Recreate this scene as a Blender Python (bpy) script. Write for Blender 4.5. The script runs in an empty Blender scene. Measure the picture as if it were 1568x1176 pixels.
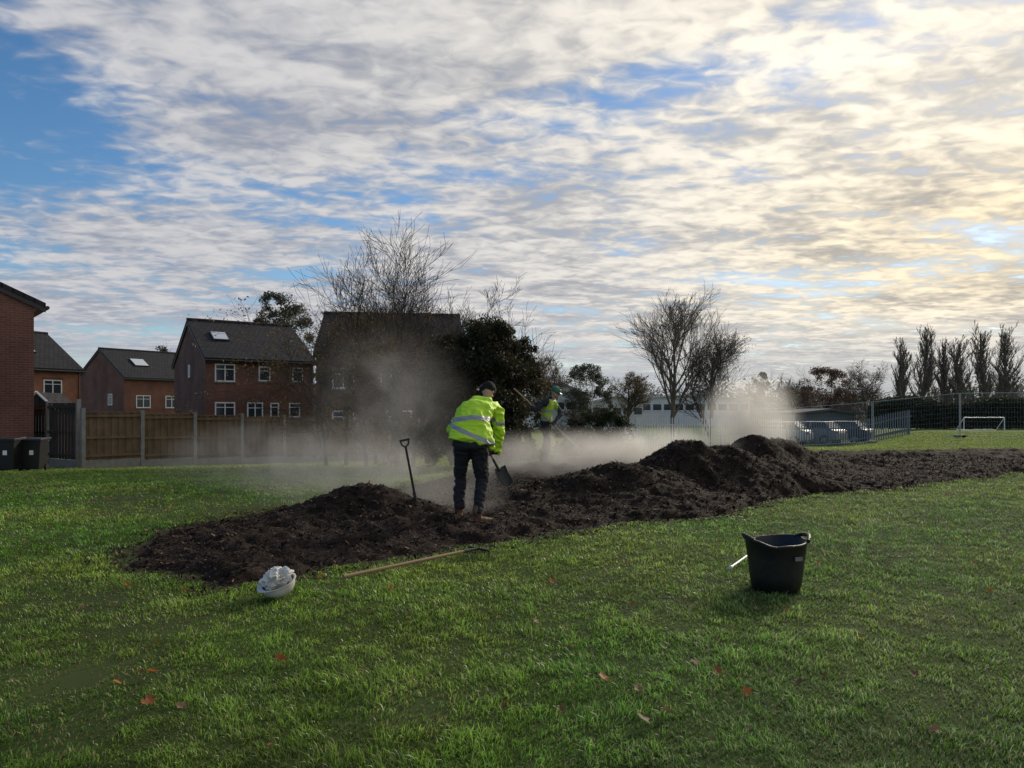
import bpy, bmesh, math, random
import numpy as np
from mathutils import Vector, Matrix, noise as mnoise
random.seed(7); rng=np.random.default_rng(11)
S=bpy.context.scene
CAMH=1.4; F=1132.0; CX=784.0; HY=628.0
def WX(px,d): return (px-CX)/F*d
def WZ(py,d): return CAMH+(HY-py)/F*d
def sm(t):
    t=np.clip(t,0,1); return t*t*(3-2*t)
_tab=rng.random((256,256))
def vn(x,y,s=0):
    x=np.asarray(x,float)+s*17.3; y=np.asarray(y,float)+s*9.1
    xi=np.floor(x).astype(int); yi=np.floor(y).astype(int); fx=x-xi; fy=y-yi
    fx=fx*fx*(3-2*fx); fy=fy*fy*(3-2*fy)
    a=_tab[xi&255,yi&255]; b=_tab[(xi+1)&255,yi&255]; c=_tab[xi&255,(yi+1)&255]; d=_tab[(xi+1)&255,(yi+1)&255]
    return (a*(1-fx)+b*fx)*(1-fy)+(c*(1-fx)+d*fx)*fy
def fbm(x,y,s=0,o=4):
    r=0;a=.5;t=0
    for i in range(o):
        r=r+a*vn(np.asarray(x)*2**i,np.asarray(y)*2**i,s+i); t+=a; a*=.5
    return r/t
# ---------------------------------------------------------------- terrain
def H(x,y):
    x=np.asarray(x,float); y=np.asarray(y,float)
    b=x/np.maximum(y,1)
    start=14.5+11.5*sm((b+0.15)/0.3)
    dip=np.clip((y-start)*0.045,0,0.8)
    dip=dip*(1-sm((b-0.44)/0.12))
    return -dip+0.03*(fbm(x*.35,y*.35,3,2)-.5)*np.clip(y/5,0,1)
# ---------------------------------------------------------------- materials
def mat(name,col=(.5,.5,.5),rough=.8,metal=0,noise=None,bump=0,bscale=50,spec=.5,coords='Object',detail=6):
    m=bpy.data.materials.new(name); m.use_nodes=True; nt=m.node_tree; b=nt.nodes['Principled BSDF']
    b.inputs['Base Color'].default_value=(*col,1); b.inputs['Roughness'].default_value=rough; b.inputs['Metallic'].default_value=metal
    b.inputs['Specular IOR Level'].default_value=spec
    tc=nt.nodes.new('ShaderNodeTexCoord')
    if noise:
        sc,c2,lo,hi=noise
        n=nt.nodes.new('ShaderNodeTexNoise'); n.inputs['Scale'].default_value=sc; n.inputs['Detail'].default_value=detail
        nt.links.new(tc.outputs[coords],n.inputs['Vector'])
        r=nt.nodes.new('ShaderNodeValToRGB'); r.color_ramp.elements[0].position=lo; r.color_ramp.elements[1].position=hi
        r.color_ramp.elements[0].color=(*col,1); r.color_ramp.elements[1].color=(*c2,1)
        nt.links.new(n.outputs['Fac'],r.inputs['Fac']); nt.links.new(r.outputs['Color'],b.inputs['Base Color'])
    if bump:
        n2=nt.nodes.new('ShaderNodeTexNoise'); n2.inputs['Scale'].default_value=bscale; n2.inputs['Detail'].default_value=5
        nt.links.new(tc.outputs[coords],n2.inputs['Vector'])
        bp=nt.nodes.new('ShaderNodeBump'); bp.inputs['Strength'].default_value=bump; bp.inputs['Distance'].default_value=.02
        nt.links.new(n2.outputs['Fac'],bp.inputs['Height']); nt.links.new(bp.outputs['Normal'],b.inputs['Normal'])
    return m
def attrmat(name,rough=.6,trans=0,spec=.4):
    m=bpy.data.materials.new(name); m.use_nodes=True; nt=m.node_tree; b=nt.nodes['Principled BSDF']
    a=nt.nodes.new('ShaderNodeAttribute'); a.attribute_name='col'
    nt.links.new(a.outputs['Color'],b.inputs['Base Color']); b.inputs['Roughness'].default_value=rough; b.inputs['Specular IOR Level'].default_value=spec
    if trans:
        t=nt.nodes.new('ShaderNodeBsdfTranslucent'); mx=nt.nodes.new('ShaderNodeMixShader'); mx.inputs[0].default_value=trans
        nt.links.new(a.outputs['Color'],t.inputs['Color']); nt.links.new(b.outputs[0],mx.inputs[1]); nt.links.new(t.outputs[0],mx.inputs[2])
        nt.links.new(mx.outputs[0],nt.nodes['Material Output'].inputs['Surface'])
    return m
def brickmat(name,c1,c2,mort):
    m=bpy.data.materials.new(name); m.use_nodes=True; nt=m.node_tree; b=nt.nodes['Principled BSDF']; L=nt.links.new
    tc=nt.nodes.new('ShaderNodeTexCoord'); sp=nt.nodes.new('ShaderNodeSeparateXYZ'); L(tc.outputs['Object'],sp.inputs[0])
    ad=nt.nodes.new('ShaderNodeMath'); ad.operation='ADD'; L(sp.outputs[0],ad.inputs[0]); L(sp.outputs[1],ad.inputs[1])
    cb=nt.nodes.new('ShaderNodeCombineXYZ'); L(ad.outputs[0],cb.inputs[0]); L(sp.outputs[2],cb.inputs[1])
    br=nt.nodes.new('ShaderNodeTexBrick'); L(cb.outputs[0],br.inputs['Vector'])
    br.inputs['Scale'].default_value=1; br.inputs['Brick Width'].default_value=.225; br.inputs['Row Height'].default_value=.075
    br.inputs['Mortar Size'].default_value=.008; br.inputs['Color1'].default_value=(*c1,1); br.inputs['Color2'].default_value=(*c2,1); br.inputs['Mortar'].default_value=(*mort,1)
    n=nt.nodes.new('ShaderNodeTexNoise'); n.inputs['Scale'].default_value=.7; n.inputs['Detail'].default_value=6; L(tc.outputs['Object'],n.inputs['Vector'])
    mr=nt.nodes.new('ShaderNodeMapRange'); mr.inputs[1].default_value=.3; mr.inputs[2].default_value=.7; mr.inputs[3].default_value=.65; mr.inputs[4].default_value=1.2; L(n.outputs['Fac'],mr.inputs[0])
    vm=nt.nodes.new('ShaderNodeVectorMath'); vm.operation='SCALE'; L(br.outputs['Color'],vm.inputs[0]); L(mr.outputs[0],vm.inputs['Scale'])
    L(vm.outputs[0],b.inputs['Base Color']); b.inputs['Roughness'].default_value=.9
    return m
def tilemat(name,c):
    m=bpy.data.materials.new(name); m.use_nodes=True; nt=m.node_tree; b=nt.nodes['Principled BSDF']; L=nt.links.new
    tc=nt.nodes.new('ShaderNodeTexCoord')
    br=nt.nodes.new('ShaderNodeTexBrick'); L(tc.outputs['Object'],br.inputs['Vector'])
    br.inputs['Scale'].default_value=1; br.inputs['Brick Width'].default_value=.3; br.inputs['Row Height'].default_value=.28; br.inputs['Mortar Size'].default_value=.025
    br.inputs['Color1'].default_value=(*c,1); br.inputs['Color2'].default_value=(c[0]*1.5,c[1]*1.45,c[2]*1.4,1); br.inputs['Mortar'].default_value=(c[0]*.4,c[1]*.4,c[2]*.4,1)
    L(br.outputs['Color'],b.inputs['Base Color']); b.inputs['Roughness'].default_value=.85; b.inputs['Specular IOR Level'].default_value=.2
    return m
M={}
M['brick']=brickmat('red_brick',(.205,.075,.05),(.15,.053,.038),(.18,.14,.12))
M['brick2']=brickmat('orange_brick',(.33,.12,.06),(.26,.085,.045),(.27,.2,.16))
M['tile']=tilemat('roof_tile',(.028,.028,.033))
M['white']=mat('white_upvc',(.8,.8,.8),.4)
M['glass']=mat('window_glass',(.03,.04,.05),.12,spec=.6)
M['skylight']=mat('skylight_glass',(.55,.6,.65),.15,spec=1)  # pale base colour stands in for sky reflected in the glass
M['black']=mat('black_plastic',(.012,.012,.014),.45,bump=.1)
M['fascia']=mat('dark_fascia',(.03,.025,.025),.5)
M['wood']=mat('fence_wood',(.18,.12,.068),.85,noise=(3,(.10,.07,.04),.35,.7),bump=.3,bscale=30)
M['wood2']=mat('dark_fence_wood',(.05,.05,.045),.9,noise=(3,(.03,.035,.03),.35,.7),bump=.3,bscale=30)
M['conc']=mat('concrete',(.28,.27,.25),.9,noise=(6,(.2,.19,.17),.3,.7))
M['steel']=mat('galvanised_steel',(.42,.44,.46),.5,metal=.4)
M['steel2']=mat('painted_steel',(.12,.15,.19),.5)
M['bark']=mat('bark',(.055,.042,.032),.95,noise=(8,(.09,.075,.06),.3,.7),bump=.4,bscale=20)
M['bark2']=mat('pale_bark',(.20,.165,.13),.95,noise=(8,(.15,.125,.10),.3,.7))
M['leaf']=attrmat('foliage',.6,.3,.25)
M['grass']=attrmat('grass_blades',.42,.48,.5)
M['chips']=attrmat('mulch_chips',.85,0,.25)
M['soil']=attrmat('turf_soil',.95,0,.1)
# ---------------------------------------------------------------- mesh helpers
def link(o,parent=None):
    S.collection.objects.link(o)
    if parent: o.parent=parent
    return o
def empty(name,loc=(0,0,0),rz=0):
    e=bpy.data.objects.new(name,None); e.location=loc; e.rotation_euler=(0,0,rz); e.empty_display_size=.3; return link(e)
def trimesh(name,V,T,m,col=None,parent=None,smooth=False):
    V=np.ascontiguousarray(V,dtype=np.float32); T=np.ascontiguousarray(T,dtype=np.int32); k=T.shape[1]
    me=bpy.data.meshes.new(name); me.vertices.add(len(V)); me.vertices.foreach_set('co',V.ravel())
    me.loops.add(T.size); me.loops.foreach_set('vertex_index',T.ravel())
    me.polygons.add(len(T)); me.polygons.foreach_set('loop_start',np.arange(0,T.size,k,dtype=np.int32))
    try: me.polygons.foreach_set('loop_total',np.full(len(T),k,dtype=np.int32))
    except Exception: pass
    me.update(calc_edges=True)
    if col is not None:
        a=me.attributes.new('col','FLOAT_COLOR','POINT'); c=np.ones((len(V),4),np.float32); c[:,:3]=col; a.data.foreach_set('color',c.ravel())
    if smooth: me.polygons.foreach_set('use_smooth',np.ones(len(T),dtype=bool))
    me.materials.append(m); return link(bpy.data.objects.new(name,me),parent)
class MB:
    def __init__(s): s.v=[];s.f=[];s.m=[];s.mats=[]
    def mi(s,m):
        if m not in s.mats: s.mats.append(m)
        return s.mats.index(m)
    def add(s,vs,fs,m):
        b=len(s.v); s.v+= [tuple(v) for v in vs]; k=s.mi(m)
        for f in fs: s.f.append(tuple(b+i for i in f)); s.m.append(k)
    def box(s,c,sz,m,R=None):
        x,y,z=[a/2 for a in sz]; vs=[Vector((i*x,j*y,k*z)) for i in(-1,1) for j in(-1,1) for k in(-1,1)]
        if R is not None: vs=[R@v for v in vs]
        vs=[v+Vector(c) for v in vs]
        s.add(vs,[(0,1,3,2),(4,6,7,5),(0,4,5,1),(2,3,7,6),(0,2,6,4),(1,5,7,3)],m)
    def tube(s,p0,p1,r0,r1,m,k=8,cap=True):
        p0=Vector(p0);p1=Vector(p1); q=(p1-p0).to_track_quat('Z','Y'); vs=[]
        for p,r in((p0,r0),(p1,r1)):
            for i in range(k):
                a=2*math.pi*i/k; vs.append(p+q@Vector((r*math.cos(a),r*math.sin(a),0)))
        fs=[(i,(i+1)%k,k+(i+1)%k,k+i) for i in range(k)]
        if cap: fs+=[tuple(range(k))[::-1],tuple(range(k,2*k))]
        s.add(vs,fs,m)
    def path(s,pts,r,m,k=8):
        for i in range(len(pts)-1): s.tube(pts[i],pts[i+1],r[i] if isinstance(r,list) else r,r[i+1] if isinstance(r,list) else r,m,k)
    def obj(s,name,parent=None,smooth=False,bevel=0):
        me=bpy.data.meshes.new(name); me.from_pydata(s.v,[],s.f)
        for m in s.mats: me.materials.append(m)
        me.polygons.foreach_set('material_index',s.m)
        if smooth: me.polygons.foreach_set('use_smooth',[True]*len(s.f))
        me.update(); o=link(bpy.data.objects.new(name,me),parent)
        if bevel:
            b=o.modifiers.new('b','BEVEL'); b.width=bevel; b.segments=2
        return o
# ---------------------------------------------------------------- ground
xs=np.unique(np.concatenate([np.linspace(-700,-60,18),np.linspace(-60,60,241),np.linspace(60,700,18)]))
ys=np.unique(np.concatenate([np.linspace(-25,60,171),np.linspace(60,1500,28)]))
X,Y=np.meshgrid(xs,ys); Z=H(X,Y); n,k=X.shape
idx=np.arange(n*k).reshape(n,k); T=np.stack([idx[:-1,:-1],idx[:-1,1:],idx[1:,1:],idx[1:,:-1]],-1).reshape(-1,4)
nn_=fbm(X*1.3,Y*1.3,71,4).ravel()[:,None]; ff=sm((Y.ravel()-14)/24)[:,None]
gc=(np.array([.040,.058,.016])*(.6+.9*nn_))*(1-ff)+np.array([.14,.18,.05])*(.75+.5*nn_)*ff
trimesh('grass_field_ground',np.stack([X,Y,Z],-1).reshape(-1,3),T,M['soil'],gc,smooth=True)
# ---------------------------------------------------------------- mulch bed
def gp(px,py,h=0):
    d=F*(CAMH-h)/(py-HY)
    return (WX(px,d),d)
poly=[gp(*p) for p in [(150,850),(185,880),(240,900),(330,912),(420,898),(520,874),(640,856),(740,840),(850,822),(960,806),(1090,798),(1180,776),(1260,759),(1400,747),(1568,726),(1800,705),(1800,686),(1568,690),(1400,691),(1250,692),(1120,694),(1000,697),(880,703),(790,712),(700,728),(600,748),(500,768),(430,778),(330,795),(230,815)]]
P=np.array(poly)
def sdist(x,y):
    x=np.asarray(x,float).ravel(); y=np.asarray(y,float).ravel(); ins=np.zeros(len(x),bool); dm=np.full(len(x),1e9)
    for i in range(len(P)):
        ax,ay=P[i]; bx,by=P[(i+1)%len(P)]
        c=((ay>y)!=(by>y))&(x<(bx-ax)*(y-ay)/(by-ay+1e-12)+ax); ins^=c
        t=np.clip(((x-ax)*(bx-ax)+(y-ay)*(by-ay))/((bx-ax)**2+(by-ay)**2),0,1)
        dm=np.minimum(dm,np.hypot(x-ax-t*(bx-ax),y-ay-t*(by-ay)))
    return np.where(ins,dm,-dm)
mounds=[(-1.92,9.45,.38,.62,.55),(-1.3,9.35,.16,.5,.45),(-2.7,9.0,.06,.8,.5),(1.75,11.5,.46,.75,.7),(1.05,11.3,.35,.65,.6),(.4,11.0,.13,.5,.5),(2.45,11.9,.27,.5,.6),(2.95,12.9,.70,.85,.8),(3.75,13.0,.58,.75,.8),(4.6,13.3,.40,.8,.8),(5.15,15.8,.76,.7,.8),(5.9,16.3,.62,.75,.7),(6.7,16.8,.34,.8,.7),(5.1,14.4,.25,.8,.7),(2.0,16.0,.28,1.2,.9),(0.6,15.4,.14,1.2,.9),(7.9,18,.22,1.4,.8),(10.5,20,.14,1.6,.8),(14,22,.16,2,.9),(11,16.5,.05,1.5,.6),(1.8,10.4,.06,1.5,.5)]
def MH(x,y,fine=True):
    x=np.asarray(x,float); y=np.asarray(y,float); sh=x.shape
    sd=sdist(x,y).reshape(sh)+ (fbm(x*1.6,y*1.6,5,3)-.5)*.55+(fbm(x*7,y*7,6,2)-.5)*.16
    base=-.05+ .12*sm(sd/.6)
    m=0
    for cx,cy,h,rx,ry in mounds:
        r2=((x-cx)/rx)**2+((y-cy)/ry)**2; m=np.maximum(m,h*np.exp(-r2*.8))+.25*np.minimum(m,h*np.exp(-r2*.8))
    n=.10*(fbm(x*1.3,y*1.3,9,3)-.5)+.15*(fbm(x*4,y*4,12,3)-.5)+.08*(fbm(x*12,y*12,2,3)-.5)
    return H(x,y)+base+(m+n)*sm(sd/.45), sd
bx=np.arange(-5.2,21,.05); by=np.concatenate([np.arange(5.2,14,.04),np.arange(14,29,.08)])
X,Y=np.meshgrid(bx,by); Z,SD=MH(X,Y); n,k=X.shape
idx=np.arange(n*k).reshape(n,k); T=np.stack([idx[:-1,:-1],idx[:-1,1:],idx[1:,1:],idx[1:,:-1]],-1).reshape(-1,4)
T=T[(SD.ravel()[T].max(1)>-.12)]
used=np.unique(T); rm=np.zeros(n*k,int); rm[used]=np.arange(len(used)); VV=np.stack([X,Y,Z],-1).reshape(-1,3)[used]
mm=mat('mulch',(.012,.008,.006),.95,noise=(9,(.036,.022,.015),.4,.75),bump=.9,bscale=35,spec=.15,detail=10)
bed=empty('mulch_bed')
trimesh('mulch_surface',VV,rm[T],mm,parent=bed,smooth=True)
def scatter_chips(N,xr,yr,base,seed,tan=.12,minsd=-.15):
    r=np.random.default_rng(seed)
    x=r.uniform(*xr,N); y=yr[0]+(yr[1]-yr[0])*r.random(N)**1.5
    z,sd=MH(x,y); k=(sd>minsd+.25*r.random(N)**2); x,y,z=x[k],y[k],z[k]; z=np.maximum(z,H(x,y)+.005); n=len(x)
    s=base*(y/7)**.6*r.uniform(.4,1.7,n); a=r.uniform(0,6.28,n); t=r.uniform(-.8,.8,n)
    u=np.stack([np.cos(a)*np.cos(t),np.sin(a)*np.cos(t),np.sin(t)],1); w=np.stack([-np.sin(a),np.cos(a),r.uniform(-.7,.7,n)],1)
    c=np.stack([x,y,z+.004],1); asp=r.uniform(.15,.5,n)[:,None]; s=s[:,None]
    V=np.stack([c-u*s-w*s*asp,c+u*s-w*s*asp*.6,c+u*s*.9+w*s*asp,c-u*s*.8+w*s*asp*.8],1).reshape(-1,3)
    g=r.random(n)[:,None]; col=np.where(g<tan,np.array([.20,.125,.075])*r.uniform(.4,1.3,(n,1)),np.array([.032,.019,.013])*r.uniform(.4,1.8,(n,1)))
    trimesh('wood_chips',V,np.arange(4*n).reshape(-1,4),M['chips'],np.repeat(col,4,0),bed)
scatter_chips(240000,(-5,14),(5.3,20),.0115,1,.09)
scatter_chips(26000,(-5,14),(5.3,14),.021,2,.14)
# ---------------------------------------------------------------- grass
def bare(x,y):
    b=0
    for cx,cy,r in [(-2.25,3.9,.4),(-2.35,4.7,.35),(-.42,3.5,.2),(-3.8,10.5,.7),(-4.6,11.2,.6),(-1.9,3.2,.2),(-6,11.5,.6),(-5.2,10.2,.5),(-3.0,5.4,.3)]:
        b=np.maximum(b,np.exp(-((x-cx)**2+((y-cy)*.8)**2)/r**2))
    return b*(.4+1.0*fbm(x*5,y*5,88,2))
def make_grass(N,d0,d1,seed):
    r=np.random.default_rng(seed); p=.3
    d=(d0**p+(d1**p-d0**p)*r.random(N))**(1/p)
    x=(r.random(N)*2-1)*(d*.74+.9); y=d
    z,sd=MH(x,y); f=fbm(x*6,y*6,23,2)
    br=np.clip(bare(x,y),0,1)
    keep=(sd<.12)&(r.random(N)<(1-.85*br)*(0.8+.4*(f>.45)))
    x,y,d,f,sd,br=[a[keep] for a in(x,y,d,f,sd,br)]; n=len(x); z=H(x,y)
    tuft=fbm(x*2.3,y*2.3,31,3); t2=fbm(x*9,y*9,33,2)
    h=(.013+.032*np.clip(tuft-.25,0,1)+.036*np.clip(t2-.3,0,1))*r.uniform(.5,1.5,n)*(1+.010*d); h*=(1-.4*br)
    w=.0018*(d/3)**.88*r.uniform(.6,1.4,n)*1.2
    a=r.uniform(0,6.28,n); la=fbm(x*1.7,y*1.7,41,2)*9+r.normal(0,1.4,n); le=r.uniform(.15,1.15,n)
    u=np.stack([np.cos(a),np.sin(a),0*a],1)*w[:,None]; l=np.stack([np.cos(la),np.sin(la),0*la],1)
    c=np.stack([x,y,z-.004],1); up=np.array([0,0,1.])
    m1=c+up*(h*.55)[:,None]+l*(h*le*.3)[:,None]; tip=c+up*(h*(1-.25*le))[:,None]+l*(h*le)[:,None]
    V=np.stack([c-u,c+u,m1-u*.75,m1+u*.75,tip],1).reshape(-1,3)
    b=np.arange(n)[:,None]*5; T=np.stack([b+np.array([0,1,3]),b+np.array([0,3,2]),b+np.array([2,3,4])],1).reshape(-1,3)
    g=r.random(n)[:,None]; mix=np.clip((fbm(x*.6,y*.6,51,3)-.3)*2.5,0,1)[:,None]; mix2=np.clip((t2-.25)*2,0,1)[:,None]; mix3=np.clip((fbm(x*1.3,y*1.3,57,3)-.3)*2.6,0,1)[:,None]
    c1=np.array([.115,.26,.030]); c2=np.array([.25,.34,.06]); col=c1*(1-mix*.8)+c2*mix*.8; col=col*(.42+.62*mix2+.42*mix3)
    dry=np.array([.36,.28,.15]); col=np.where(g<.05+.35*br[:,None],dry*(.5+.5*mix2),col)
    dew_sheen=sm((x/d+.2)/.8)[:,None]*.6*(r.random((n,1))<.55); col=col*(1-dew_sheen)+np.array([.38,.42,.27])*dew_sheen*(.5+.6*mix2)  # sheen of dewy grass, stronger to the right, painted into blade colour
    far=sm((d-12)/14)[:,None]; col=col*(1-far*.7)+np.array([.27,.33,.09])*far*.7  # distant blades go brighter and yellower: sunlight put into their colour
    col=col*r.uniform(.5,1.5,(n,1)); cv=np.repeat(col,5,0).reshape(n,5,3); cv[:,:2]*=.42; cv[:,4]*=1.35  # roots darkened, tips lightened: shade in the gaps painted on the blades
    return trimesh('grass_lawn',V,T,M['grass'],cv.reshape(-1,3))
make_grass(820000,2.4,48,5)
r=np.random.default_rng(77)
pts=[gp(*p) for p in [(925,1050),(978,1068),(985,1115),(1145,1073),(1065,1025),(230,1085),(222,1090),(845,897),(1430,1132),(195,905),(240,993),(735,985),(1100,1040),(235,1040),(280,1095),(1020,1100),(430,1020),(820,960),(1320,985),(1400,1045),(860,1100),(125,940)]]
pts+=[(r.uniform(-7,9),r.uniform(2.8,12)) for _ in range(260)]
V=[];C=[];T=[]
for i,(x,y) in enumerate(pts):
    if sdist([x],[y])[0]>0: continue
    s=r.uniform(.024,.040) if i<22 else r.uniform(.012,.030); a0=r.uniform(0,6.28); z0=float(H(x,y))+.040
    b=len(V); V.append((x,y,z0)); nn=10
    tilt=r.uniform(-.7,.7,2)
    for j in range(nn):
        rr=s*(1 if j%2 else .55)*r.uniform(.8,1.2); dx=rr*math.cos(a0+j*.628); dy=rr*.8*math.sin(a0+j*.628); V.append((x+dx,y+dy,z0+dx*tilt[0]+dy*tilt[1]+.014*r.random()))
    for j in range(nn): T.append((b,b+1+j,b+1+(j+1)%nn))
    c=np.array([[.38,.12,.03],[.28,.10,.035],[.28,.17,.09],[.16,.09,.045]][r.integers(4)])*r.uniform(.8,1.4); C+= [c]*(nn+1)
trimesh('fallen_leaves',V,T,M['leaf'],np.array(C))
# ---------------------------------------------------------------- trees
def gen_tree(seed,levels=4,nch=(6,5,5,5),ang=(.5,.8),ratio=.62,up=.12,trunk=.3,wander=.18):
    R=random.Random(seed); segs=[]; tips=[]
    def grow(p,d,L,r,lv):
        ns=4 if lv<2 else 3; nodes=[]; q=p.copy(); dd=d.copy()
        for i in range(ns):
            dd=(dd+Vector((R.gauss(0,1),R.gauss(0,1),R.gauss(0,1)))*wander*(.4 if lv==0 else 1)+Vector((0,0,up))).normalized()
            e=q+dd*(L/ns); r0=r*(1-.65*i/ns); r1=r*(1-.65*(i+1)/ns); segs.append((*q,*e,r0,r1)); nodes.append((e.copy(),dd.copy(),r1)); q=e
        if lv>=levels: tips.append(tuple(q)); return
        for c in range(nch[lv]):
            t=(trunk if lv==0 else .25)+(1-(trunk if lv==0 else .25))*(c+R.random())/nch[lv]
            i=min(int(t*ns),ns-1); e,dv,rr=nodes[i]; st=nodes[i-1][0] if i else p; pos=st.lerp(e,t*ns-i)
            a=R.uniform(*ang); ax=dv.orthogonal().normalized(); ax=Matrix.Rotation(R.uniform(0,6.28)+c*2.4,3,dv)@ax
            nd=Matrix.Rotation(a,3,ax)@dv
            grow(pos,nd.normalized(),L*ratio*R.uniform(.75,1.15)*(1.15-.5*t if lv==0 else 1),max(rr*.75,r*.3),lv+1)
    grow(Vector((0,0,0)),Vector((0,0,1)),1.0,.05,0)
    return np.array(segs),np.array(tips)
def norm_tree(sg,tp,Hh,Wd,rt,rmin):
    pts=np.concatenate([sg[:,:3],sg[:,3:6]]); sz=Hh/np.percentile(pts[:,2],99.7); sx=Wd/(np.percentile(pts[:,:2],99)-np.percentile(pts[:,:2],1))
    sc=np.array([sx,sx,sz]); sg=sg.copy(); sg[:,:3]*=sc; sg[:,3:6]*=sc; sg[:,6:]=np.maximum(sg[:,6:]*rt/.05,rmin)
    return sg,tp*sc
def tubes(sg,k=3):
    p0=sg[:,:3];p1=sg[:,3:6]; d=p1-p0; d/=np.linalg.norm(d,axis=1)[:,None]+1e-9
    ref=np.where(np.abs(d[:,2:3])>.9,np.array([[1.,0,0]]),np.array([[0,0,1.]])); u=np.cross(d,ref); u/=np.linalg.norm(u,axis=1)[:,None]; w=np.cross(d,u)
    V=[]
    for p,r in((p0,sg[:,6:7]),(p1,sg[:,7:8])):
        for i in range(k):
            a=2*math.pi*i/k; V.append(p+u*r*math.cos(a)+w*r*math.sin(a))
    V=np.stack(V,1); n=len(sg); b=np.arange(n)[:,None]*2*k
    T=np.stack([b+np.array([i,(i+1)%k,k+(i+1)%k,k+i]) for i in range(k)],1).reshape(-1,4)
    return V.reshape(-1,3),T
def branches(sg,m,e):
    big=sg[:,6]>.02; 
    for s_,k_ in((sg[big],7),(sg[~big],3)):
        if len(s_): V,T=tubes(s_,k_); trimesh('trunk_and_branches' if k_==7 else 'twigs',V,T,m,parent=e,smooth=(k_==7))
def leafmesh(name,C,size,cols,parent,seed=0):
    r=np.random.default_rng(seed); n=len(C); a=r.normal(size=(n,3)); a/=np.linalg.norm(a,axis=1)[:,None]; b=np.cross(a,r.normal(size=(n,3))); b/=np.linalg.norm(b,axis=1)[:,None]
    s=size*r.uniform(.6,1.3,(n,1)); V=np.stack([C-a*s,C+b*s*.45,C+a*s,C-b*s*.45],1).reshape(-1,3)
    ci=r.integers(0,len(cols),n); col=np.array(cols)[ci]*r.uniform(.6,1.3,(n,1))
    return trimesh(name,V,np.arange(4*n).reshape(-1,4),M['leaf'],np.repeat(col,4,0),parent)
def tree(name,px,d,topy,wpx,seed,rt=.1,rmin=.006,leaves=0,lsize=.05,cols=None,bark='bark',spread=.12,rot=0,ltop=1.0,**kw):
    x=WX(px,d); z=float(H(x,d)); Hh=WZ(topy,d)-z; Wd=wpx/F*d
    e=empty(name,(x,d,z-.05),rot); sg,tp=gen_tree(seed,**kw); sg,tp=norm_tree(sg,tp,Hh,Wd,rt,rmin)
    branches(sg,M[bark],e)
    if leaves:
        r=np.random.default_rng(seed); tp=tp[tp[:,2]<Hh*ltop]; C=tp[r.integers(0,len(tp),leaves)]+r.normal(0,spread,(leaves,3)); leafmesh('leaves',C,lsize,cols,e,seed)
    return e
AUT=[(.17,.10,.04),(.14,.10,.04),(.11,.10,.045),(.24,.16,.05)]
GRN=[(.03,.045,.016),(.045,.06,.022),(.022,.035,.013)]
tree('bare_tree',530,24.5,386,220,3,rt=.07,rmin=.0052,leaves=1800,lsize=.045,cols=AUT,ltop=.55,nch=(8,6,5,4),ang=(.25,.75),trunk=.04,up=.07,wander=.14)
tree('bare_tree',608,23.5,358,215,14,rt=.07,rmin=.0052,leaves=2400,lsize=.045,cols=AUT,ltop=.55,nch=(8,6,5,4),ang=(.25,.65),trunk=.04,up=.10,wander=.14)
tree('bare_tree',665,23.2,398,200,15,rt=.06,rmin=.005,leaves=2400,lsize=.045,cols=AUT,ltop=.55,nch=(8,6,5,4),ang=(.25,.7),trunk=.04,up=.09,wander=.14)
tree('bare_tree',725,24,430,200,21,rt=.07,rmin=.005,leaves=3500,lsize=.045,cols=AUT,ltop=.6,nch=(8,6,5,4),ang=(.3,.8),trunk=.04,up=.09,wander=.14)
tree('bare_tree',575,25.5,445,280,22,rt=.07,rmin=.0045,leaves=7000,lsize=.045,cols=AUT,ltop=.9,nch=(9,6,5,4),ang=(.3,.9),trunk=.03,up=.10)
def bush(name,px,d,topy,wpx,seed,n=9000,ls=.07,cols=GRN,clumps=60,base=0.1,rt=.07,depth=1.0,shape=1.0,cl=(.05,.14)):
    x=WX(px,d); z=float(H(x,d)); Hh=WZ(topy,d)-z; Wd=wpx/F*d; r=np.random.default_rng(seed)
    e=empty(name,(x,d,z-.05)); sg,tp=gen_tree(seed,levels=3,nch=(7,6,6),trunk=.1,ang=(.3,.9)); sg,tp=norm_tree(sg,tp,Hh*1.0,Wd*.95,rt,.005)
    branches(sg,M['bark'],e)
    t=r.random(clumps); zz=base*Hh+t*(1-base)*Hh*.93; prof=np.sin(np.clip(.25+.72*(zz/Hh),0,1)*math.pi)**.6*shape
    a=r.uniform(0,6.28,clumps); rr=Wd*.42*np.sqrt(r.random(clumps))*prof
    CC=np.stack([rr*np.cos(a),rr*np.sin(a)*depth,zz],1); cr=r.uniform(*cl,clumps)*Wd
    i=r.integers(0,clumps,n); v=r.normal(size=(n,3)); v/=np.linalg.norm(v,axis=1)[:,None]; C=CC[i]+v*(cr[i]*r.random(n)**.45*1.1)[:,None]*np.array([1,1,.8]); C[:,2]=np.maximum(C[:,2],.03)
    leafmesh('leaves',C,ls,cols,e,seed); return e
HOL=[(.03,.04,.018),(.045,.055,.028),(.02,.028,.012),(.08,.05,.02)]
bush('holly_tree',748,20.5,478,155,31,42000,.045,HOL,190,base=.03)
bush('holly_tree',797,21.5,505,100,131,21000,.045,HOL,120,base=.03)
bush('holly_tree',692,21.8,498,120,132,17000,.045,HOL,130,base=.03,cl=(.04,.10))
bush('evergreen_shrub',632,22.5,535,150,32,12000,.045,[(.07,.08,.035),(.10,.085,.04),(.055,.06,.025)],120,base=.03,cl=(.03,.08))
bush('shrub',562,23.5,510,150,33,7000,.045,AUT,110,cl=(.03,.07))
bush('shrub',500,24.5,550,110,34,3500,.045,AUT,70,cl=(.03,.07))
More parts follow.
